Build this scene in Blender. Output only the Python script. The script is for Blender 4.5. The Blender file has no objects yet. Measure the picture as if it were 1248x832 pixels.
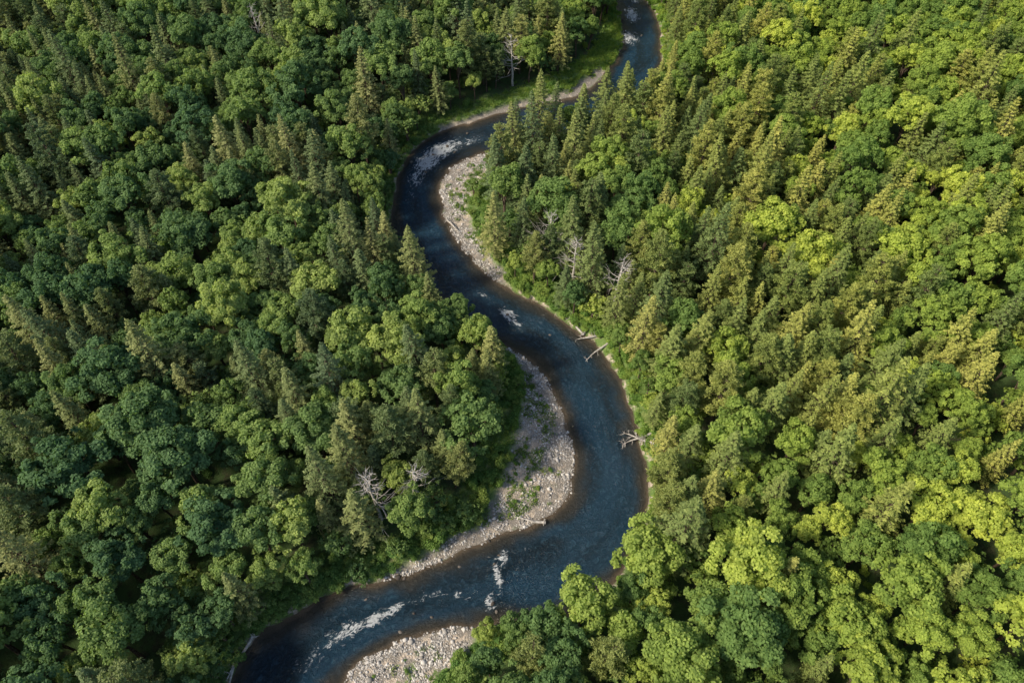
import bpy, math, random
import numpy as np
from mathutils import Vector, Matrix
random.seed(7); rng=np.random.default_rng(7)
S=bpy.context.scene
S.view_settings.view_transform='Standard'; S.view_settings.look='None'
S.view_settings.exposure=0; S.view_settings.gamma=1

# ------------------------------------------------------------------ layout (metres)
LEFT=[(28.7,272.1),(30.9,251.0),(33.1,237.2),(34.4,221.8),(33.1,207.6),(26.5,193.2),(17.6,182.9),(3.7,177.9),(-9.8,171.4),(-18.6,167.1),(-25.3,160.0),(-28.2,151.6),(-29.4,142.1),(-29.2,134.1),(-27.3,124.8),(-21.9,113.1),(-12.2,102.3),(-4.1,96.2),(0.7,92.7),(4.4,89.1),(7.8,83.1),(10.2,76.4),(11.2,69.1),(10.9,62.3),(9.4,58.3),(5.2,55.2),(-0.6,53.4),(-4.8,51.4),(-9.0,49.6),(-14.4,47.0),(-19.8,44.9),(-25.2,44.0),(-30.4,42.2),(-35.3,39.5),(-38.8,36.9),(-42.0,33.7),(-43.4,28.7),(-44.7,21),(-46,8),(-47,-30)]
RIGHT=[(38.3,272.1),(40.6,251),(43.8,237.2),(46.2,221.8),(45.2,205.3),(42.1,190.2),(33.2,176.3),(19,167.1),(7.8,161.8),(1.7,159),(-7.3,157.6),(-13.5,153.3),(-16.9,148.4),(-17.6,140.6),(-15.6,132.3),(-12.3,124.8),(-8.2,118.2),(-2.6,111.8),(2.9,107.7),(8.2,103.9),(13.2,98.9),(17.3,94.9),(20.6,89.1),(22.6,83.1),(23.4,77.3),(24.2,70.9),(24.8,64.8),(24.3,58.3),(22.5,52.1),(18.8,46.3),(14.3,41.8),(8.8,38.8),(3.4,37.5),(-1.9,37.5),(-6.5,36.9),(-13.7,36.3),(-18.7,34.4),(-22.4,32.5),(-25.8,28.7),(-28.9,21),(-29,8),(-29,-30)]
LEFT=[(20,330),(25,295)]+LEFT; RIGHT=[(30,330),(35,295)]+RIGHT
CEN=[(25,330),(30,295),(33,272),(36,251),(38.5,237),(40.5,222),(39.5,206),(34,191),(26,179.5),(11.5,172.5),(-1,167.5),(-8,165),(-15,161),(-20,156),(-23,149),(-23.5,141),(-22,132),(-19,124),(-14,114.5),(-6,106),(1,101),(7,97),(12,92),(15.5,85),(17,76),(18,68),(17.5,60),(14,53),(8,48),(2,45.5),(-4,44),(-10,42.5),(-17,40.5),(-24,38),(-30,34.5),(-34.5,29),(-37,21),(-38,5),(-38,-30)]
BA=[(3.5,160),(-7.3,158.6),(-14.4,153.9),(-17.9,148.4),(-18.7,140.6),(-16.1,131.8),(-12.6,123.4),(-7.8,116.9),(-2.2,110.6),(-0.7,111.8),(-6.1,122.1),(-9.7,128.9),(-10.8,136.1),(-9,144.3),(-5,150.7),(2.6,155.9)]
BB=[(-1.5,94.9),(4.4,90.2),(8.5,83.1),(10.8,76.4),(12,69.1),(11.6,62),(9.9,57.5),(5.2,54.4),(-0.6,52.6),(-9,48.8),(-19.7,44),(-21.1,44.8),(-11.8,50.2),(-5.6,54.4),(-2.4,59.9),(-0.3,66.5),(2.5,76.4),(2.6,85.1)]
BC=[(-5.2,37.5),(-13.7,36.8),(-19.1,34.9),(-23,32.9),(-26.8,28.7),(-30,21),(-30,5),(-18,5),(-15.5,18),(-14.4,25.9),(-11,30.3),(-6.5,34.0)]
BD=[(28,195),(18,182.0),(4,177),(-9.6,170.5),(-19,166.2),(-19.6,168.4),(-10.6,173.0),(2.6,179.7),(16.2,184.9),(25,196)]
NOTREE=[(-32,0),(-10,0),(-9,20),(-7.5,30),(-5,39),(-24,39)]
MEAD=[(33,226.8),(35,207.6),(26.4,192.3),(17.6,182.1),(3.6,177.1),(-9.8,170.7),(-18.5,166.3),(-23,167.1),(-14.5,175.2),(-0.9,182.9),(13.3,192.3),(23.6,203.1),(29.1,217)]
SHA=[(3.4,158.3),(-5.0,151.6),(-9.0,144.3),(-10.8,136.1),(-9.7,128.9),(-6.1,122.1),(2.9,110.6),(6.6,113.1),(-0.8,122.1),(-4.7,131.8),(-3.9,142.1),(0.2,151.6)]
SHB=[(-5,98),(2.5,87),(2.6,78),(0.5,66.5),(-1.5,59.9),(-5,54.4),(-11.8,50.2),(-21.1,45),(-25,44),(-39,37),(-42,37),(-30,46.5),(-21,50.5),(-11.5,56),(-7,64),(-3.5,76.5),(-2.5,86)]

def catmull(P,n):
    P=[np.array(p,float) for p in P]; out=[]
    for i in range(len(P)-1):
        p0=P[max(i-1,0)];p1=P[i];p2=P[i+1];p3=P[min(i+2,len(P)-1)]
        for k in range(n):
            t=k/n
            out.append(0.5*((2*p1)+(-p0+p2)*t+(2*p0-5*p1+4*p2-p3)*t*t+(-p0+3*p1-3*p2+p3)*t**3))
    out.append(P[-1]); return np.array(out)
Ls=catmull(LEFT,4); Rs=catmull(RIGHT,4); Cs=catmull(CEN,5)
RIV=np.vstack([Ls,Rs[::-1]])

def segdist(P,A,B):
    n=len(P); best=np.full(n,1e9); bi=np.zeros(n,int); bt=np.zeros(n)
    for i in range(len(A)):
        d=B[i]-A[i]; L2=d@d+1e-12
        t=np.clip(((P-A[i])@d)/L2,0,1)
        q=P-A[i]-t[:,None]*d
        dd=q[:,0]**2+q[:,1]**2
        m=dd<best; best[m]=dd[m]; bi[m]=i; bt[m]=t[m]
    return np.sqrt(best),bi,bt
def inside(P,poly):
    x,y=P[:,0],P[:,1]; c=np.zeros(len(P),bool); n=len(poly)
    for i in range(n):
        x1,y1=poly[i]; x2,y2=poly[(i+1)%n]
        if y1==y2: continue
        m=((y1>y)!=(y2>y))&(x<(x2-x1)*(y-y1)/(y2-y1)+x1)
        c^=m
    return c
def sd(P,poly):
    poly=np.array(poly,float)
    d,_,_=segdist(P,poly,np.roll(poly,-1,0))
    return np.where(inside(P,poly),-d,d)
_perm=rng.random((256,256))
def vnoise(x,y):
    xi=np.floor(x).astype(int); yi=np.floor(y).astype(int); fx=x-xi; fy=y-yi
    fx=fx*fx*(3-2*fx); fy=fy*fy*(3-2*fy)
    g=lambda a,b:_perm[a&255,b&255]
    return (g(xi,yi)*(1-fx)+g(xi+1,yi)*fx)*(1-fy)+(g(xi,yi+1)*(1-fx)+g(xi+1,yi+1)*fx)*fy
def fbm(x,y,o=3):
    s=0;a=.5;t=0
    for k in range(o):
        s=s+a*vnoise(x*2**k+17*k,y*2**k+31*k); t+=a; a*=.5
    return s/t
def sm(a,b,x):
    t=np.clip((x-a)/(b-a),0,1); return t*t*(3-2*t)

def fields(P):
    near=(np.abs(P[:,0])<140)&(P[:,1]>-60)&(P[:,1]<360)
    d=np.full(len(P),80.0); bar=np.zeros(len(P)); mead=np.zeros(len(P)); shr=np.zeros(len(P))
    Q=P[near]
    dd=sd(Q,RIV); dd=dd+(fbm(Q[:,0]*.35,Q[:,1]*.35)-.5)*1.8
    d[near]=dd
    n2=(fbm(Q[:,0]*.5+9,Q[:,1]*.5)-.5)*2.5
    b=np.minimum(np.minimum(sd(Q,BA),sd(Q,BB)),sd(Q,BC))
    bar[near]=np.maximum(sm(.9,-.6,b+n2),sm(.6,-.4,sd(Q,BD)+n2*.5))
    mead[near]=sm(1.5,-.5,sd(Q,MEAD)+n2)
    s=np.minimum(sd(Q,SHA),sd(Q,SHB))
    shr[near]=sm(1.2,-.5,s+n2)
    return d,bar,mead,shr
def height(P,F=None):
    d,bar,mead,shr=F if F is not None else fields(P)
    x,y=P[:,0],P[:,1]
    wet=-np.minimum(1.4,-np.minimum(d,0)*.36)
    dp=np.maximum(d,0)
    bank=np.minimum(dp*.5,1.0)+np.minimum(dp,25)*.05
    low=np.minimum(dp,14)*.085
    h=np.where(d<0,wet,bank*(1-bar)+low*bar)
    roll=(fbm(x*.018,y*.018)-.5)*7*sm(8,50,d)
    small=(fbm(x*.6,y*.6)-.5)*.35*sm(0,3,d)
    return h+roll+small

# ------------------------------------------------------------------ helpers
def mesh_from(name,V,Fc,smooth=False,attrs=None):
    me=bpy.data.meshes.new(name)
    V=np.asarray(V,np.float32); Fc=np.asarray(Fc,np.int32); k=Fc.shape[1]
    me.vertices.add(len(V)); me.vertices.foreach_set('co',V.ravel())
    me.loops.add(Fc.size); me.loops.foreach_set('vertex_index',Fc.ravel())
    me.polygons.add(len(Fc)); me.polygons.foreach_set('loop_start',np.arange(0,Fc.size,k,dtype=np.int32))
    me.polygons.foreach_set('loop_total',np.full(len(Fc),k,np.int32))
    me.polygons.foreach_set('use_smooth',np.full(len(Fc),smooth))
    me.update(calc_edges=True)
    for n,a in (attrs or {}).items():
        at=me.attributes.new(n,'FLOAT','POINT'); at.data.foreach_set('value',np.asarray(a,np.float32))
    return me
def obj(name,me,link=True):
    o=bpy.data.objects.new(name,me)
    if link: S.collection.objects.link(o)
    return o
class NT:
    def __init__(s,name):
        s.m=bpy.data.materials.new(name); s.m.use_nodes=True; s.t=s.m.node_tree; s.t.nodes.clear()
        s.out=s.t.nodes.new('ShaderNodeOutputMaterial')
    def n(s,ty,ins=None,**kw):
        nd=s.t.nodes.new(ty)
        for k,v in kw.items(): setattr(nd,k,v)
        for k,v in (ins or {}).items():
            sk=nd.inputs[k]
            if isinstance(v,bpy.types.NodeSocket): s.t.links.new(v,sk)
            else: sk.default_value=v
        return nd
    def mix(s,f,a,b,bt='MIX'):
        nd=s.n('ShaderNodeMix',data_type='RGBA',blend_type=bt)
        for i,v in ((0,f),(6,a),(7,b)):
            if isinstance(v,bpy.types.NodeSocket): s.t.links.new(v,nd.inputs[i])
            else: nd.inputs[i].default_value=(v if i==0 else (*v,1) if len(v)==3 else v)
        return nd.outputs[2]
    def math(s,op,a,b=0.0,clamp=False):
        nd=s.n('ShaderNodeMath',operation=op,use_clamp=clamp)
        for i,v in enumerate((a,b)):
            if isinstance(v,bpy.types.NodeSocket): s.t.links.new(v,nd.inputs[i])
            else: nd.inputs[i].default_value=v
        return nd.outputs[0]
    def rng(s,v,a,b,c=0.0,d=1.0,smooth=True):
        nd=s.n('ShaderNodeMapRange',{'Value':v,'From Min':a,'From Max':b,'To Min':c,'To Max':d},interpolation_type='SMOOTHSTEP' if smooth else 'LINEAR')
        return nd.outputs[0]
    def attr(s,name,ty='GEOMETRY',o='Fac'):
        return s.n('ShaderNodeAttribute',attribute_name=name,attribute_type=ty).outputs[o]
    def fin(s,sh): s.t.links.new(sh,s.out.inputs[0]); return s.m

# ------------------------------------------------------------------ materials
def leaf_mat(name,cols,trans=.3,spread=.35,tt=(1.2,1.3,.6),wm=(1.55,1.38,.66)):
    t=NT(name)
    oi=t.n('ShaderNodeObjectInfo')
    loc=t.n('ShaderNodeSeparateXYZ',{'Vector':oi.outputs['Location']})
    ramp=t.n('ShaderNodeValToRGB',{'Fac':oi.outputs['Random']})
    e=ramp.color_ramp.elements; e[0].color=(*cols[0],1); e[0].position=0; e[1].color=(*cols[-1],1)
    for i,c in enumerate(cols[1:-1]):
        m=e.new((i+1)/(len(cols)-1)); m.color=(*c,1)
    # foliage colour turns brighter and yellower towards the east side of the valley
    warm=t.rng(loc.outputs[0],-45,75)
    col=t.mix(t.math('MULTIPLY',warm,.8),ramp.outputs[0],wm,'MULTIPLY')
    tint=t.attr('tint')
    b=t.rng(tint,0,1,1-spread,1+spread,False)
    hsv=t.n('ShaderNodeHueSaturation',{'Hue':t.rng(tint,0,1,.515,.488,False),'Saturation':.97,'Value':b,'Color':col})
    p=t.n('ShaderNodeBsdfDiffuse',{'Color':hsv.outputs[0]})
    tc=t.mix(1.0,hsv.outputs[0],tt,'MULTIPLY')
    tr=t.n('ShaderNodeBsdfTranslucent',{'Color':tc})
    mx=t.n('ShaderNodeMixShader',{0:trans,1:p.outputs[0],2:tr.outputs[0]})
    return t.fin(mx.outputs[0])
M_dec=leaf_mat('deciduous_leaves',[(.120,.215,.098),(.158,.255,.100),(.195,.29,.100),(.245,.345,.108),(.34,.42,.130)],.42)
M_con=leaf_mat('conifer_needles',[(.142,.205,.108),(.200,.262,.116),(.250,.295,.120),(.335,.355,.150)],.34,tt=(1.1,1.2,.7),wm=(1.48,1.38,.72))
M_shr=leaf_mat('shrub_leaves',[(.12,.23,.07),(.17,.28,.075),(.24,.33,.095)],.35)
def bark_mat(name,a,b):
    t=NT(name)
    g=t.n('ShaderNodeTexCoord'); nz=t.n('ShaderNodeTexNoise',{'Vector':g.outputs['Object'],'Scale':3.0,'Detail':3.0})
    c=t.mix(t.rng(nz.outputs[0],.35,.65),a,b)
    p=t.n('ShaderNodeBsdfDiffuse',{'Color':c})
    return t.fin(p.outputs[0])
M_bark=bark_mat('bark',(.07,.05,.038),(.16,.125,.095))
M_dead=bark_mat('weathered_wood',(.34,.31,.28),(.58,.55,.51))

def ground_mat():
    t=NT('river_valley_ground')
    pos=t.n('ShaderNodeNewGeometry').outputs['Position']
    n1=t.n('ShaderNodeTexNoise',{'Vector':pos,'Scale':.5,'Detail':6.0,'Roughness':.65}).outputs[0]
    n2=t.n('ShaderNodeTexNoise',{'Vector':pos,'Scale':3.0,'Detail':5.0,'Roughness':.7}).outputs[0]
    vo=t.n('ShaderNodeTexVoronoi',{'Vector':pos,'Scale':3.6,'Randomness':1.0})
    vc=t.n('ShaderNodeSeparateColor',{'Color':vo.outputs['Color']}).outputs[0]
    floor=t.mix(t.rng(n2,.35,.65),(.04,.05,.024),(.075,.08,.04))
    floor=t.mix(t.rng(n1,.36,.56),floor,(.06,.105,.034))
    grass=t.mix(t.rng(n2,.3,.7),(.09,.16,.04),(.17,.24,.07))
    grass=t.mix(t.rng(n1,.5,.75),grass,(.22,.22,.10))
    sand=t.mix(t.rng(n2,.35,.65),(.34,.28,.22),(.58,.50,.41))
    peb=t.mix(vc,(.26,.24,.22),(.70,.66,.61))
    peb=t.mix(t.rng(vo.outputs['Distance'],.0,.45),peb,(.24,.215,.185))
    sh=t.attr('shore'); bar=t.attr('gravel'); md=t.attr('meadow')
    gravel=t.mix(t.math('ADD',t.rng(n1,.52,.60),t.rng(sh,4.0,8.5),True),peb,sand)
    veg=t.n('ShaderNodeTexNoise',{'Vector':pos,'Scale':.28,'Detail':5.0,'Roughness':.7}).outputs[0]
    gravel=t.mix(t.math('MULTIPLY',t.rng(veg,.53,.61),t.rng(sh,2.5,5)),gravel,grass)
    gz=t.math('MAXIMUM',md,t.rng(sh,9,4))
    c=t.mix(gz,floor,grass)
    strip=t.math('MULTIPLY',t.rng(sh,1.6,.5),t.rng(n1,.48,.58))
    c=t.mix(strip,c,sand)
    c=t.mix(bar,c,gravel)
    c=t.mix(t.rng(sh,.45,.05),c,t.mix(.5,c,(.07,.055,.04),'MIX'))
    c=t.mix(t.rng(sh,.0,-.4),c,(.05,.045,.03))
    h=t.math('ADD',t.math('MULTIPLY',vo.outputs['Distance'],t.math('MULTIPLY',bar,-.8)),n2)
    bp=t.n('ShaderNodeBump',{'Height':h,'Strength':.8,'Distance':.2})
    p=t.n('ShaderNodeBsdfPrincipled',{'Base Color':c,'Roughness':.92,'Specular IOR Level':.2,'Normal':bp.outputs[0]})
    return t.fin(p.outputs[0])
def water_mat():
    t=NT('river_water')
    u=t.attr('flow_u'); v=t.attr('flow_v'); dep=t.attr('depth'); fo=t.attr('foam')
    uv=t.n('ShaderNodeCombineXYZ',{0:u,1:v}).outputs[0]
    st=t.n('ShaderNodeMapping',{'Vector':uv,'Scale':(.8,1.0,1)}).outputs[0]
    big=t.n('ShaderNodeTexNoise',{'Vector':t.n('ShaderNodeMapping',{'Vector':uv,'Scale':(.05,.16,1)}).outputs[0],'Scale':1.0,'Detail':4.0,'Distortion':.6}).outputs[0]
    rip=t.n('ShaderNodeTexNoise',{'Vector':st,'Scale':1.25,'Detail':6.0,'Roughness':.74,'Distortion':.8}).outputs[0]
    foamn=t.n('ShaderNodeTexNoise',{'Vector':t.n('ShaderNodeMapping',{'Vector':uv,'Scale':(.55,1.0,1)}).outputs[0],'Scale':1.3,'Detail':8.0,'Roughness':.75,'Distortion':1.2}).outputs[0]
    deep_sky_tint=t.mix(t.rng(big,.38,.62),(.006,.017,.028),(.010,.036,.066))  # blue of the reflected sky is put into the deep-water colour
    deep_sky_tint=t.mix(t.math('MULTIPLY',t.rng(rip,.48,.68),t.rng(big,.3,.7,.45,.95)),deep_sky_tint,(.034,.080,.120))  # lighter sky blue painted along the ripples
    mid=(.034,.032,.026); shal=(.105,.080,.055)
    dd=t.math('ADD',dep,t.math('MULTIPLY',t.math('SUBTRACT',big,.5),1.3))
    c=t.mix(t.rng(dd,.25,1.3),mid,deep_sky_tint)
    c=t.mix(t.rng(dep,.42,.0),c,shal)
    fm=t.rng(t.math('ADD',foamn,t.math('MULTIPLY',fo,.27)),.67,.76)
    fm=t.math('MULTIPLY',fm,t.rng(fo,.05,.5))
    c=t.mix(t.math('MULTIPLY',t.rng(fo,.1,1.0),.4),c,(.06,.12,.17))
    c=t.mix(fm,c,(.76,.80,.83))
    h=t.math('MULTIPLY',rip,t.math('ADD',1.0,t.math('MULTIPLY',fo,2.5)))
    bp=t.n('ShaderNodeBump',{'Height':h,'Strength':1.0,'Distance':.5})
    r=t.rng(fm,0,1,.12,.7)
    p=t.n('ShaderNodeBsdfPrincipled',{'Base Color':c,'Roughness':r,'IOR':1.333,'Normal':bp.outputs[0]})
    return t.fin(p.outputs[0])
def stone_mat(name,a,b,c3):
    t=NT(name); oi=t.n('ShaderNodeObjectInfo')
    r=t.n('ShaderNodeValToRGB',{'Fac':oi.outputs['Random']}); e=r.color_ramp.elements
    e[0].color=(*a,1); e[1].color=(*c3,1); m=e.new(.5); m.color=(*b,1)
    nz=t.n('ShaderNodeTexNoise',{'Scale':6.0,'Detail':2.0}).outputs[0]
    c=t.mix(t.rng(nz,.3,.7,.0,.25),r.outputs[0],(.15,.14,.12))
    p=t.n('ShaderNodeBsdfDiffuse',{'Color':c})
    return t.fin(p.outputs[0])
M_ground=ground_mat(); M_water=water_mat()
M_stone=stone_mat('river_stone',(.24,.23,.215),(.50,.47,.44),(.76,.73,.69))
M_rock=stone_mat('boulder_rock',(.07,.06,.055),(.13,.11,.095),(.2,.18,.16))

# ------------------------------------------------------------------ ground
def axis(lo,hi,step,flo,fhi,cstep,far):
    a=list(np.arange(lo,hi+1e-6,step))
    l=list(np.arange(flo,lo,cstep)); r=list(np.arange(hi+cstep,fhi,cstep))
    return np.array([-far,-far*.4]+l+a+r+[far*.4,far])
X=axis(-62,62,.5,-280,280,4,4000); Y=axis(5,285,.5,-80,420,5,4000)
gx,gy=np.meshgrid(X,Y); P=np.stack([gx.ravel(),gy.ravel()],1)
Fl=fields(P); hz=height(P,Fl)
far=(np.abs(P[:,0])>900)|(np.abs(P[:,1])>900); hz[far]=2
nx,ny=len(X),len(Y); idx=np.arange(nx*ny).reshape(ny,nx)
Q=np.stack([idx[:-1,:-1],idx[:-1,1:],idx[1:,1:],idx[1:,:-1]],-1).reshape(-1,4)
g=mesh_from('ground',np.column_stack([P,hz]),Q,True,{'shore':Fl[0],'gravel':Fl[1],'meadow':np.maximum(Fl[2],Fl[3])})
g.materials.append(M_ground); obj('ground',g)

# ------------------------------------------------------------------ river
wx=np.arange(-62,62.1,.5); wy=np.arange(-30,330.1,.5)
gx,gy=np.meshgrid(wx,wy); P=np.stack([gx.ravel(),gy.ravel()],1)
ds=sd(P,RIV); keep=ds<2.5
idx=np.arange(len(P)).reshape(len(wy),len(wx))
Q=np.stack([idx[:-1,:-1],idx[:-1,1:],idx[1:,1:],idx[1:,:-1]],-1).reshape(-1,4)
Q=Q[keep[Q].all(1)]; used=np.unique(Q); mp=np.full(len(P),-1); mp[used]=np.arange(len(used)); Q=mp[Q]; P=P[used]
_,bi,bt=segdist(P,Cs[:-1],Cs[1:])
sl=np.r_[0,np.cumsum(np.hypot(*(Cs[1:]-Cs[:-1]).T))]
uu=sl[bi]+bt*(sl[bi+1]-sl[bi]); tg=Cs[bi+1]-Cs[bi]; tg/=np.hypot(*tg.T)[:,None]
rel=P-(Cs[bi]+bt[:,None]*(Cs[bi+1]-Cs[bi])); vv=tg[:,0]*rel[:,1]-tg[:,1]*rel[:,0]
dep=-height(P)
foam=np.zeros(len(P))
for (x,y,a,b,ang,w) in [(-18.5,159,6,3.0,40,1.15),(-22,154,4.5,3.0,60,1.15),(-24,148,5,2.5,80,.75),(-11,163,4,2.0,20,.65),(-25,141,4,1.5,88,.45),
                        (-.8,103,2.2,1.3,-35,1.1),(0.5,100.5,2.5,.8,-35,.95),(-6,108,3,1,-40,.5),
                        (-22,38.5,4.0,1.0,25,1.05),(-19,40.2,2.0,.8,30,.95),(-27,36,4.5,1.4,35,.85),(-31,33,4,2,45,.55),(-14,42,4,1.1,15,.55),
                        (-2.4,45.5,.7,2.8,12,1.05),(-1.4,48.5,.8,1.6,0,.95),(-3.5,41,1.1,1.8,0,.85),(-9,42,5,1.6,10,.5),(2,50,3,1.0,20,.4),
                        (38.3,228,2.5,5,0,1.05),(36,214,3,4,0,.95),(40,240,2,5,0,1.05)]:
    c,s_=math.cos(math.radians(ang)),math.sin(math.radians(ang))
    dx=P[:,0]-x; dy=P[:,1]-y
    q=((dx*c+dy*s_)/a)**2+((-dx*s_+dy*c)/b)**2
    foam=np.maximum(foam,w*np.exp(-q*.8))
w=mesh_from('river',np.column_stack([P,np.zeros(len(P))]),Q,True,{'flow_u':uu,'flow_v':vv,'depth':dep,'foam':foam})
w.materials.append(M_water); obj('river',w)

# ------------------------------------------------------------------ geometry builders
class Geo:
    def __init__(s): s.V=[];s.F=[];s.T=[];s.M=[];s.n=0
    def add(s,V,F,tint,mat):
        s.V.append(V); s.F.append(np.asarray(F)+s.n); s.T.append(np.broadcast_to(tint,(len(V),))); s.M.append(np.full(len(F),mat)); s.n+=len(V)
    def tube(s,pts,rad,mat=0,k=6):
        pts=np.array(pts,float); n=len(pts); V=[]
        for i in range(n):
            d=pts[min(i+1,n-1)]-pts[max(i-1,0)]; d/=np.linalg.norm(d)+1e-9
            a=np.cross(d,[0,0,1.0]) if abs(d[2])<.9 else np.cross(d,[1.0,0,0]); a/=np.linalg.norm(a); b=np.cross(d,a)
            th=np.arange(k)*2*math.pi/k
            V.append(pts[i]+rad[i]*(np.cos(th)[:,None]*a+np.sin(th)[:,None]*b))
        V=np.vstack(V); F=[]
        for i in range(n-1):
            for j in range(k):
                F.append((i*k+j,i*k+(j+1)%k,(i+1)*k+(j+1)%k,(i+1)*k+j))
        s.add(V,F,.5,mat)
    def leaves(s,C,N,L,W,tint,mat=1,axis=None):
        n=len(C); N=N/(np.linalg.norm(N,axis=1)[:,None]+1e-9)
        A=rng.normal(size=(n,3)) if axis is None else axis
        A=A-(A*N).sum(1)[:,None]*N; A/=np.linalg.norm(A,axis=1)[:,None]+1e-9
        B=np.cross(N,A); L=np.broadcast_to(L,(n,))[:,None]; W=np.broadcast_to(W,(n,))[:,None]
        v=np.stack([C-A*L*.5,C+B*W*.5+A*L*.06,C+A*L*.5,C-B*W*.5+A*L*.06],1).reshape(-1,3)
        s.add(v,np.arange(4*n).reshape(-1,4),np.repeat(np.broadcast_to(tint,(n,)),4),mat)
    def mesh(s,name,mats):
        me=mesh_from(name,np.vstack(s.V),np.vstack(s.F),False,{'tint':np.concatenate(s.T)})
        for m in mats: me.materials.append(m)
        me.polygons.foreach_set('material_index',np.concatenate(s.M).astype(np.int32)); me.update()
        return me
def unit(n):
    v=rng.normal(size=(n,3)); return v/np.linalg.norm(v,axis=1)[:,None]

def make_deciduous(name,H,R,nl,dens=1.0,leaf=.40,inner=200):
    G=Geo(); cz=H-R*1.12; rz=R*1.12
    ctr=np.array([rng.normal()*.3,rng.normal()*.3,cz])
    lean=rng.normal(size=2)*.25
    G.tube([(0,0,-.6),(0,0,H*.2),(lean[0],lean[1],H*.42),(ctr[0],ctr[1],H*.72)],[.34,.27,.2,.07])
    nm=rng.integers(5,8); subs=[]
    for i in range(nm):
        a=i*2*math.pi/nm+rng.normal()*.35; rr=R*rng.uniform(.38,.66); z=cz+rng.uniform(-.35,.35)*rz
        subs.append((ctr+[rr*math.cos(a),rr*math.sin(a),z-cz],R*rng.uniform(.36,.58)))
    subs.append((ctr+[rng.normal()*.4,rng.normal()*.4,rz*.42],R*rng.uniform(.45,.6)))
    subs.append((ctr+[rng.normal()*1.,rng.normal()*1.,rz*.1],R*.6))
    for c,r in subs:
        G.tube([(lean[0]*.5,lean[1]*.5,H*rng.uniform(.25,.4)),(c*.6+ctr*.4*np.array([1,1,.7])),c],[.13,.08,.03],k=5)
    per=nl//len(subs)+1
    for c,r in subs:
        D=unit(per*3); D=D[D[:,2]>-.45][:per]
        for d in D:
            lc=c+d*r*rng.uniform(.72,1.1)*np.array([1,1,.95]); lr=rng.uniform(.5,1.05)*R/4.2
            n=int(rng.uniform(58,100)*dens*(lr/.85)**2)
            o=(lc-ctr); o/=np.linalg.norm(o)+1e-9
            q=unit(n*2); q=q[(q@o>-.25)&(q[:,2]>-.5)][:n]
            pos=lc+q*lr*rng.uniform(.55,1.15,(len(q),1))*np.array([1,1,.8])
            nn=q*.9+unit(len(q))*.75+np.array([0,0,.35])
            lt=np.clip(rng.normal(.5,.18)+rng.normal(size=len(q))*.16,0,1)
            G.leaves(pos,nn,rng.uniform(.7,1.35,len(q))*leaf,rng.uniform(.6,.95,len(q))*leaf,lt)
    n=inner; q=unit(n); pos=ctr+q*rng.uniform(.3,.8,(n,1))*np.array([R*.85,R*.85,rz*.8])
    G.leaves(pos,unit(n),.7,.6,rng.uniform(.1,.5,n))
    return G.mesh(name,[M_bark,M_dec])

def make_spruce(name,H,R,gap=.62,dens=.9):
    G=Geo(); G.tube([(0,0,-.5),(0,0,H*.4),(0,0,H*.98)],[.28,.19,.025])
    z=H*.2; Cc=[];Nn=[];Ax=[];LL=[];TT=[]
    while z<H-.25:
        t=(z-H*.2)/(H*.8); Lb=R*min(1,(1-t)*1.2+.01)**1.0+.12
        nb=max(4,int(5.5+3*(1-t))); off=rng.uniform(0,6.28)
        for i in range(nb):
            a=off+i*6.283/nb+rng.normal()*.16; L=Lb*rng.uniform(.72,1.2); bt=np.clip(rng.normal(.5,.17),0,1)
            dr=np.array([math.cos(a),math.sin(a),0]); side=np.array([-dr[1],dr[0],0])
            up=.35*(t-.35); dro=.18
            f=lambda s:np.array([0,0,z])+dr*L*s+np.array([0,0,L*(up*s-dro*s*s*1.6+.22*s**4)])
            if L>.9: G.tube([f(0),f(.5),f(.95)],[.05,.03,.01],k=3)
            ns=int((5+L*5.0)*dens)
            for j in range(ns):
                s=rng.uniform(.12,1)**.75
                w=(1.05-s)*L*.32+.12
                for sg in (-1,1):
                    q=rng.uniform(.15,1)*w
                    d=dr*.65+side*sg*.75+np.array([0,0,rng.normal()*.22-.05])
                    Cc.append(f(s)+d*q); Ax.append(d+rng.normal(size=3)*.15)
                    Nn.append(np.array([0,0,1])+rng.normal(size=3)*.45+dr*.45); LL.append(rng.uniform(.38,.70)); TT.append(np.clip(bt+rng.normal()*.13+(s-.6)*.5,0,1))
        z+=gap*rng.uniform(.8,1.2)*(1.1-.45*t)
    for k in range(26):
        zz=H-rng.uniform(0,1.4); d=unit(1)[0]; d[2]=abs(d[2])*.6+.2
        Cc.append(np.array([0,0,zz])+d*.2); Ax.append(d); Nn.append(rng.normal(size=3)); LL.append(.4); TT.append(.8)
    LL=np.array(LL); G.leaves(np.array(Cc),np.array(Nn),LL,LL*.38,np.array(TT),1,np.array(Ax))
    return G.mesh(name,[M_bark,M_con])

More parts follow.
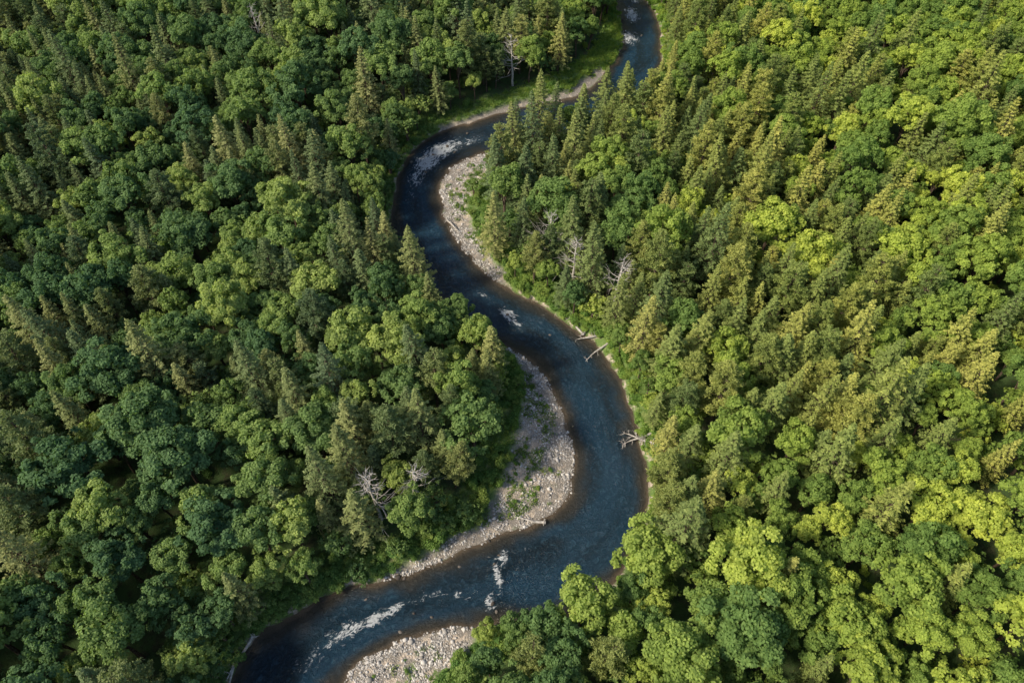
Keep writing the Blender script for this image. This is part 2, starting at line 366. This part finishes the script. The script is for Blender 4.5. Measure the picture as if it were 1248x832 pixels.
def make_pine(name,H,R):
    G=Geo(); b=rng.normal(size=2)*.4
    tp=lambda z:np.array([b[0]*(z/H)**2,b[1]*(z/H)**2,z])
    G.tube([tp(0)-[0,0,.5],tp(H*.35),tp(H*.7),tp(H*.97)],[.33,.25,.15,.03])
    z=H*.3
    while z<H-.3:
        t=(z-H*.3)/(H*.7); nb=rng.integers(4,7); off=rng.uniform(0,6.28)
        prof=(math.sin(min(1,t*1.6+.35)*math.pi/2))*(1-t**1.7)**.8
        for i in range(nb):
            a=off+i*6.283/nb+rng.normal()*.3; L=R*prof*rng.uniform(.55,1.15)+.25
            dr=np.array([math.cos(a),math.sin(a),0]); rise=rng.uniform(.05,.45)
            f=lambda s:tp(z)+dr*L*s+np.array([0,0,L*rise*s**1.5])
            G.tube([f(0),f(.5),f(1)],[.07,.04,.015],k=3)
            bt=np.clip(rng.normal(.5,.15),0,1)
            nc=max(2,int(L*2.4))
            for j in range(nc):
                s=1-(j/nc)*.75; sp=(1.1-s)*L*.45
                c=f(s)+rng.normal(size=3)*np.array([sp,sp,.12])*.6; cr=rng.uniform(.38,.62)
                n=24; q=unit(n); q[:,2]=np.abs(q[:,2])*.8-.15
                pos=c+q*cr*rng.uniform(.4,1.0,(n,1))
                G.leaves(pos,unit(n)+[0,0,.5],rng.uniform(.34,.60,n),rng.uniform(.15,.23,n),np.clip(bt+rng.normal(size=n)*.15,0,1),1,q+rng.normal(size=(n,3))*.2)
        z+=rng.uniform(.65,1.1)
    return G.mesh(name,[M_bark,M_con])

def make_shrub(name,R,mat,n0=7,n=80,leaf=1.0):
    G=Geo()
    for i in range(n0):
        a=rng.uniform(0,6.28); r=R*rng.uniform(0,.7); lc=np.array([r*math.cos(a),r*math.sin(a),R*rng.uniform(.3,.75)]); lr=R*rng.uniform(.3,.5)
        G.tube([(0,0,-.2),lc*.6,lc],[.04,.03,.015],k=3)
        q=unit(n*2); q=q[q[:,2]>-.4][:n]
        pos=lc+q*lr*rng.uniform(.6,1.15,(len(q),1))
        G.leaves(pos,q+unit(len(q))*.8+[0,0,.3],rng.uniform(.2,.36,len(q))*leaf,rng.uniform(.16,.28,len(q))*leaf,np.clip(rng.normal(.5,.15)+rng.normal(size=len(q))*.15,0,1))
    return G.mesh(name,[M_bark,mat])
def make_tuft(name):
    G=Geo(); n=40
    q=unit(n); q[:,2]=np.abs(q[:,2])+.8; q/=np.linalg.norm(q,axis=1)[:,None]
    base=np.column_stack([rng.normal(size=(n,2))*.32,np.zeros(n)])
    L=rng.uniform(.3,.65,n)
    G.leaves(base+q*L[:,None]*.5,unit(n)*[1,1,.3],L,.12,rng.uniform(.2,1,n),0,q)
    return G.mesh(name,[M_shr])
def make_stone(name,sub=2):
    import bmesh
    bm=bmesh.new(); bmesh.ops.create_icosphere(bm,subdivisions=sub,radius=1)
    sc=np.array([rng.uniform(.8,1.25),rng.uniform(.65,.95),rng.uniform(.45,.7)])
    ax=unit(5); th=rng.uniform(.55,.85,5)
    for v in bm.verts:
        p=np.array(v.co)
        for a,h in zip(ax,th):
            d=p@a
            if d>h: p=p-a*(d-h)*.85
        p=p*(1+rng.normal()*.025)*sc
        v.co=p
    me=bpy.data.meshes.new(name); bm.to_mesh(me); bm.free()
    for p in me.polygons: p.use_smooth=True
    return me

PD=[make_deciduous('deciduous_mesh_%d'%i,H,R,nl,leaf=lf) for i,(H,R,nl,lf) in enumerate([(15.5,4.4,80,.45),(17.5,4.9,86,.48),(14,3.8,74,.41),(16,4.2,76,.42),(18.5,5.3,96,.48),(13.5,3.6,70,.43),(15.5,4.7,88,.44),(16.5,4.0,78,.44)])]
PSAP=[make_deciduous('sapling_mesh_%d'%i,7,2.3,34,dens=.9,leaf=.36,inner=60) for i in range(4)]
PC=[make_spruce('spruce_mesh_0',20,4.0,.88),make_spruce('spruce_mesh_1',18,3.5,.82),make_spruce('spruce_mesh_2',22,4.4,.94),make_spruce('spruce_mesh_3',17,3.4,.80),make_spruce('spruce_mesh_4',19,3.7,.84)]
PP=[make_pine('pine_mesh_0',18.5,3.8),make_pine('pine_mesh_1',17,3.4)]
PCC=PC+PP
RC=[4.0,3.5,4.3,3.4,3.7,3.8,3.4]; RD=[4.4,4.9,3.8,4.2,5.3,3.6,4.7,4.0]
PS=[make_shrub('shrub_mesh_%d'%i,R,M_shr) for i,R in enumerate([1.2,1.5,1.0])]
PT=[make_tuft('tuft_mesh_%d'%i) for i in range(3)]
PST=[make_stone('stone_mesh_%d'%i,1) for i in range(6)]
for m in PST: m.materials.append(M_stone)

def protos(name,meshes):
    c=bpy.data.collections.new(name)
    for i,m in enumerate(meshes):
        c.objects.link(bpy.data.objects.new('%s_%02d'%(name,i),m))
    return c
def scatter(name,coll,pts,pid,rot,scl):
    n=len(pts); me=bpy.data.meshes.new(name); me.vertices.add(n); me.vertices.foreach_set('co',np.asarray(pts,np.float32).ravel())
    a=me.attributes.new('pid','INT','POINT'); a.data.foreach_set('value',np.asarray(pid,np.int32))
    a=me.attributes.new('rot','FLOAT_VECTOR','POINT'); a.data.foreach_set('vector',np.asarray(rot,np.float32).ravel())
    a=me.attributes.new('scl','FLOAT_VECTOR','POINT'); a.data.foreach_set('vector',np.asarray(scl,np.float32).ravel())
    o=obj(name,me); ng=bpy.data.node_groups.new(name+'_nodes','GeometryNodeTree')
    ng.interface.new_socket('Geometry',in_out='INPUT',socket_type='NodeSocketGeometry'); ng.interface.new_socket('Geometry',in_out='OUTPUT',socket_type='NodeSocketGeometry')
    N=ng.nodes; L=ng.links
    gi=N.new('NodeGroupInput'); go=N.new('NodeGroupOutput')
    ci=N.new('GeometryNodeCollectionInfo'); ci.inputs['Collection'].default_value=coll; ci.inputs['Separate Children'].default_value=True; ci.inputs['Reset Children'].default_value=True
    ip=N.new('GeometryNodeInstanceOnPoints'); ip.inputs['Pick Instance'].default_value=True
    def na(nm,ty):
        q=N.new('GeometryNodeInputNamedAttribute'); q.data_type=ty; q.inputs['Name'].default_value=nm
        return [s for s in q.outputs if s.enabled and s.name=='Attribute'][0]
    L.new(gi.outputs[0],ip.inputs['Points']); L.new(ci.outputs[0],ip.inputs['Instance'])
    L.new(na('pid','INT'),ip.inputs['Instance Index']); L.new(na('rot','FLOAT_VECTOR'),ip.inputs['Rotation']); L.new(na('scl','FLOAT_VECTOR'),ip.inputs['Scale'])
    L.new(ip.outputs[0],go.inputs[0])
    md=o.modifiers.new('instances','NODES'); md.node_group=ng
    return o

# ------------------------------------------------------------------ forest layout
CON=[(-15.5,66.5),(83.8,86.1),(-16.9,82.1),(-20.6,108.2),(-27.3,60.7)]
DEAD=[(21.4,102.3),(-22.7,54.9),(-80.6,217.0),(-69.5,192.3),(0.2,186.1),(8.5,116),(13,108),(-16,57)]
cand=np.column_stack([rng.uniform(-215,215,30000),rng.uniform(8,285,30000)])
cand=cand[np.abs(cand[:,0])<92+.43*cand[:,1]]
cf=fields(cand)
nearbank=(cand[:,0]>-4)&(cand[:,1]<60)&(cand[:,1]>20)
ok=(cf[0]>np.where(nearbank,1.4,1.9))&(cf[1]<.15)&(cf[2]<.3)&(cf[3]<.35)&~inside(cand,NOTREE)
cand=cand[ok]; cd=cf[0][ok]; nearbank=nearbank[ok]
cn=fbm(cand[:,0]*.035+3,cand[:,1]*.035+5); cn2=fbm(cand[:,0]*.11+40,cand[:,1]*.11)
grid={}; trees=[]
def put(x,y,r,kind,i,s,force=False,f=.625):
    k=(int(x//6),int(y//6))
    if not force:
        for a in (-2,-1,0,1,2):
            for b in (-2,-1,0,1,2):
                for (x2,y2,r2) in grid.get((k[0]+a,k[1]+b),()):
                    m=f*(r+r2)
                    if (x-x2)**2+(y-y2)**2<m*m: return False
    grid.setdefault(k,[]).append((x,y,r)); trees.append((x,y,kind,i,s)); return True
for p in CON: put(p[0],p[1],3.2,'S',random.choice([0,2]),1.0,True)
for p in DEAD: put(p[0],p[1],2.6,'X',0,1,True)
for j,(x,y) in enumerate(cand):
    p=.36+(cn[j]-.5)*1.9+(cn2[j]-.5)*1.2
    if 0<x<60 and 95<y<175: p+=.4
    if x<-60 and y>110: p+=.12
    if x>20 and y<60: p-=.2
    nbk=nearbank[j]
    if random.random()<p:
        i=random.randrange(7); s=random.uniform(.66,1.18)*(0.85 if cd[j]<4 else 1); put(x,y,RC[i]*s*.88,'C',i,s)
    else:
        i=random.randrange(8); s=random.uniform(.64,1.24)*(.9 if nbk else 0.62 if cd[j]<4 else 0.82 if cd[j]<8 else 1)
        put(x,y,RD[i]*s,'D',i,s)
nb0=len(trees)
for (x,y) in cand[:12000]:
    i=random.randrange(4); s=random.uniform(.9,1.5); put(x,y,1.6,'U',i,s,f=.66)
tx=np.array([(t[0],t[1]) for t in trees]); tf=fields(tx); tz=height(tx,tf)
D=dict(D=[],C=[],U=[]); n_ind=0
for t,z,d in zip(trees,tz,tf[0]):
    x,y,k,i,s=t; rz=random.uniform(0,6.28); tl=(random.gauss(0,.035),random.gauss(0,.035))
    sz=s**.7*random.uniform(.88,1.12)
    if k=='X': continue
    if k=='S' or (k!='U' and d<6.0 and n_ind<70 and 20<y<200):
        me=(PD if k=='D' else PCC)[i]; nm='deciduous_tree' if k=='D' else ('spruce_tree' if i<5 else 'pine_tree')
        o=obj(nm,me); o.location=(x,y,z-.1); o.rotation_euler=(tl[0],tl[1],rz); o.scale=(s,s,sz); n_ind+=1
    else: D[k].append((x,y,z-.1,i,tl[0],tl[1],rz,s,s,sz))
for k,nm,ms in (('D','deciduous_forest',PD),('C','conifer_forest',PCC),('U','forest_understory',PSAP)):
    A=np.array(D[k]); scatter(nm,protos(nm+'_species',ms),A[:,:3],A[:,3],A[:,4:7],A[:,7:10])
print('trees',nb0,len(D['D']),len(D['C']),len(D['U']))

# saplings + shrubs on banks and clearings
c=np.column_stack([rng.uniform(-60,60,70000),rng.uniform(8,270,70000)]); f=fields(c)
pr=np.where(f[0]>.25,1,0)*(f[1]<.25)*np.clip(np.where(f[0]<6,.28,.01)+f[3]*.2-f[2]*.26,0,1)
pr=np.where((f[1]>.6)&(f[0]>2.5)&(fbm(c[:,0]*.28,c[:,1]*.28)>.54),.14,pr)
pr=np.where((f[1]>.6)&(f[0]>2),np.maximum(pr,.02),pr)
pr=np.where(inside(c,NOTREE)&(f[1]<.3)&(f[0]>.5),.5,pr)
k=rng.random(len(c))<pr; c=c[k]; z=height(c); n=len(c); inbar=f[1][k]>.6
s=rng.uniform(.5,1.2,n)*np.where(inbar,.4,1)
scatter('riverbank_shrubs',protos('shrub_kinds',PS),np.column_stack([c,z-.1]),rng.integers(0,3,n),np.column_stack([np.zeros((n,2)),rng.uniform(0,6.28,n)]),np.column_stack([s,s,s*rng.uniform(.7,1.2,n)]))
c=np.column_stack([rng.uniform(-60,60,9000),rng.uniform(8,270,9000)]); f=fields(c)
k=(f[0]>1.2)&(f[1]<.1)&(f[2]<.2)&(rng.random(len(c))<np.where((f[0]<6),.16,0)+f[3]*.05); c=c[k]; z=height(c); n=len(c); s=rng.uniform(.5,1.0,n)
scatter('sapling_thicket',protos('sapling_kinds',PSAP),np.column_stack([c,z-.2]),rng.integers(0,4,n),np.column_stack([np.zeros((n,2)),rng.uniform(0,6.28,n)]),np.column_stack([s,s,s]))
c=np.column_stack([rng.uniform(-60,60,70000),rng.uniform(8,270,70000)]); f=fields(c)
pr=np.where((f[0]>.5)&(f[1]<.4),np.clip(sm(8,3,f[0])*.3+f[2]+f[3]*.5,0,1),0)
pr=np.where((f[1]>.4)&(f[0]>2),(fbm(c[:,0]*.28,c[:,1]*.28)>.53)*.4+.03,pr)
k=rng.random(len(c))<pr; c=c[k]; z=height(c); n=len(c); s=rng.uniform(.6,1.3,n); print('tufts',n)
scatter('meadow_grass',protos('grass_kinds',PT),np.column_stack([c,z]),rng.integers(0,3,n),np.column_stack([np.zeros((n,2)),rng.uniform(0,6.28,n)]),np.column_stack([s,s,s]))
# stones
def bbox_pts(poly,n):
    p=np.array(poly); return np.column_stack([rng.uniform(p[:,0].min()-2,p[:,0].max()+2,n),rng.uniform(p[:,1].min()-2,p[:,1].max()+2,n)])
c=np.vstack([bbox_pts(BA,30000),bbox_pts(BB,44000),bbox_pts(BC,32000)]); f=fields(c)
dn=fbm(c[:,0]*.5+9,c[:,1]*.5+3)
k=(f[1]>.45)&(f[0]>-.3)&(rng.random(len(c))<np.clip((.62-dn)*6,.10,1)*np.where(c[:,1]<40,1,sm(9,4.5,f[0])*.85+.15)); c=c[k]; z=height(c); n=len(c)
s=np.exp(rng.normal(math.log(.14),.45,n))
print('stones',n)
scatter('gravel_stones',protos('stone_kinds',PST),np.column_stack([c,z+s*.15]),rng.integers(0,6,n),rng.uniform(-.4,6.28,(n,3))*[.1,.1,1],np.column_stack([s,s,s]))

# rocks in the river
import bmesh
rock_sites=[(-3.2,40.8,.5),(-2.5,39.5,.4),(-19.1,45.2,.5),(-17.9,36.3,.45),(-4.0,51.6,.4),(-8.9,47.0,.3),(-18,45,.35),(-3,47.5,.35),(-2.2,49,.3),(-24,41.5,.3),(-20.5,157,.5),(-17,160.5,.5),(-15,158,.4),(-22,150,.5),(-26,154,.5),(-12,166,.5),(-1,102.6,.4),(-16,39.2,.3),(-13,38.6,.3),(8,97,.3),(35,225,.6),(40,215,.6)]
for (x,y,r) in rock_sites:
    me=make_stone('river_rock_mesh'); me.materials.append(M_rock)
    o=obj('river_rock',me); o.location=(x,y,r*.12); o.scale=(r,r,r); o.rotation_euler=(0,0,random.uniform(0,6.28))

# dead trees & driftwood
def dead_mesh(name,H,lean=(0,0),nb=26,root=False,th=1.0):
    G=Geo(); tp=lambda z:np.array([lean[0]*(z/H)**1.3+.15*math.sin(z),lean[1]*(z/H)**1.3,z])
    zs=np.linspace(-.4,H,9); G.tube([tp(max(z,0))+[0,0,min(z,0)] for z in zs],[(.24*(1-max(z,0)/H)**.8+.02)*th for z in zs],k=7)
    for i in range(nb):
        z=H*rng.uniform(.25,.97); a=rng.uniform(0,6.28); L=((1-z/H)*H*.22*rng.uniform(.6,1.2)+.6)*th
        d=np.array([math.cos(a),math.sin(a),rng.uniform(-.1,.6)]); p0=tp(z); p1=p0+d*L*.5; p2=p0+d*L+[0,0,.15*L]
        G.tube([p0,p1,p2],[.055*th,.035*th,.015*th],k=4)
        for j in range(4):
            q=p0+(p2-p0)*rng.uniform(.35,.95); e=d+rng.normal(size=3)*.7; G.tube([q,q+e*L*.2,q+e*L*.38+[0,0,.1]],[.025*th,.018*th,.01],k=3)
    if root:
        for i in range(11):
            a=i*6.28/11+rng.normal()*.2; L=rng.uniform(.5,1.0); d=np.array([math.cos(a),math.sin(a),-.25]); G.tube([(0,0,0),d*L*.5,d*L+rng.normal(size=3)*.12],[.12,.07,.02],k=4)
    return G.mesh(name,[M_dead])
dz=height(np.array(DEAD))
for (x,y),z,H in zip(DEAD,dz,[18,17,20,20,16,16,16,14]):
    o=obj('dead_tree',dead_mesh('dead_tree_mesh',H,(rng.normal()*.8,rng.normal()*.8),34,th=1.35)); o.location=(x,y,z-.1); o.rotation_euler=(0,0,random.uniform(0,6))
def log(p,q,zp,zq,nb,root=True):
    p=Vector((*p,zp)); q=Vector((*q,zq)); L=(q-p).length
    o=obj('driftwood_log',dead_mesh('driftwood_mesh',L,(.2,.1),nb,root)); o.location=p
    o.rotation_euler=(q-p).to_track_quat('Z','Y').to_euler()
log((14.9,97.2),(10.8,103.5),.35,.9,5); log((20.6,94.8),(14.8,90.2),1.2,.25,6); log((18.5,96.5),(13.2,95.5),.9,.3,4)
log((26.5,72.5),(20.6,70.4),1.3,.5,16); log((26.2,70.4),(21.2,73),1.2,.4,12)
log((-41.3,35.5),(-45.0,26.5),.5,.7,6); log((-43.5,33),(-43,24),.6,.3,4); log((-15.5,131.5),(-12.5,127),.6,1.0,3); log((5.5,54.8),(.5,55.8),.5,.6,3)

# ------------------------------------------------------------------ light, sky, camera
EL=math.radians(43); ROT=math.radians(250)
W=bpy.data.worlds.new('World'); S.world=W; W.use_nodes=True; nt=W.node_tree; nt.nodes.clear()
sky=nt.nodes.new('ShaderNodeTexSky'); sky.sky_type='NISHITA'; sky.sun_disc=False; sky.sun_elevation=EL; sky.sun_rotation=ROT; sky.dust_density=1.6
bg=nt.nodes.new('ShaderNodeBackground'); bg.inputs[1].default_value=.15; wo=nt.nodes.new('ShaderNodeOutputWorld')
nt.links.new(sky.outputs[0],bg.inputs[0]); nt.links.new(bg.outputs[0],wo.inputs[0])
sd_=Vector((math.sin(ROT)*math.cos(EL),math.cos(ROT)*math.cos(EL),math.sin(EL)))
l=bpy.data.lights.new('sun','SUN'); l.energy=5.0; l.angle=math.radians(8.0); l.color=(1,.88,.69)
lo=obj('sun',l); lo.rotation_euler=sd_.to_track_quat('Z','Y').to_euler(); lo.location=(-150,0,150)
cam=bpy.data.cameras.new('camera'); cam.lens=26; cam.sensor_width=36; cam.clip_end=12000
co=obj('camera',cam); co.location=(0,0,122); co.rotation_euler=(math.radians(38),0,0); S.camera=co
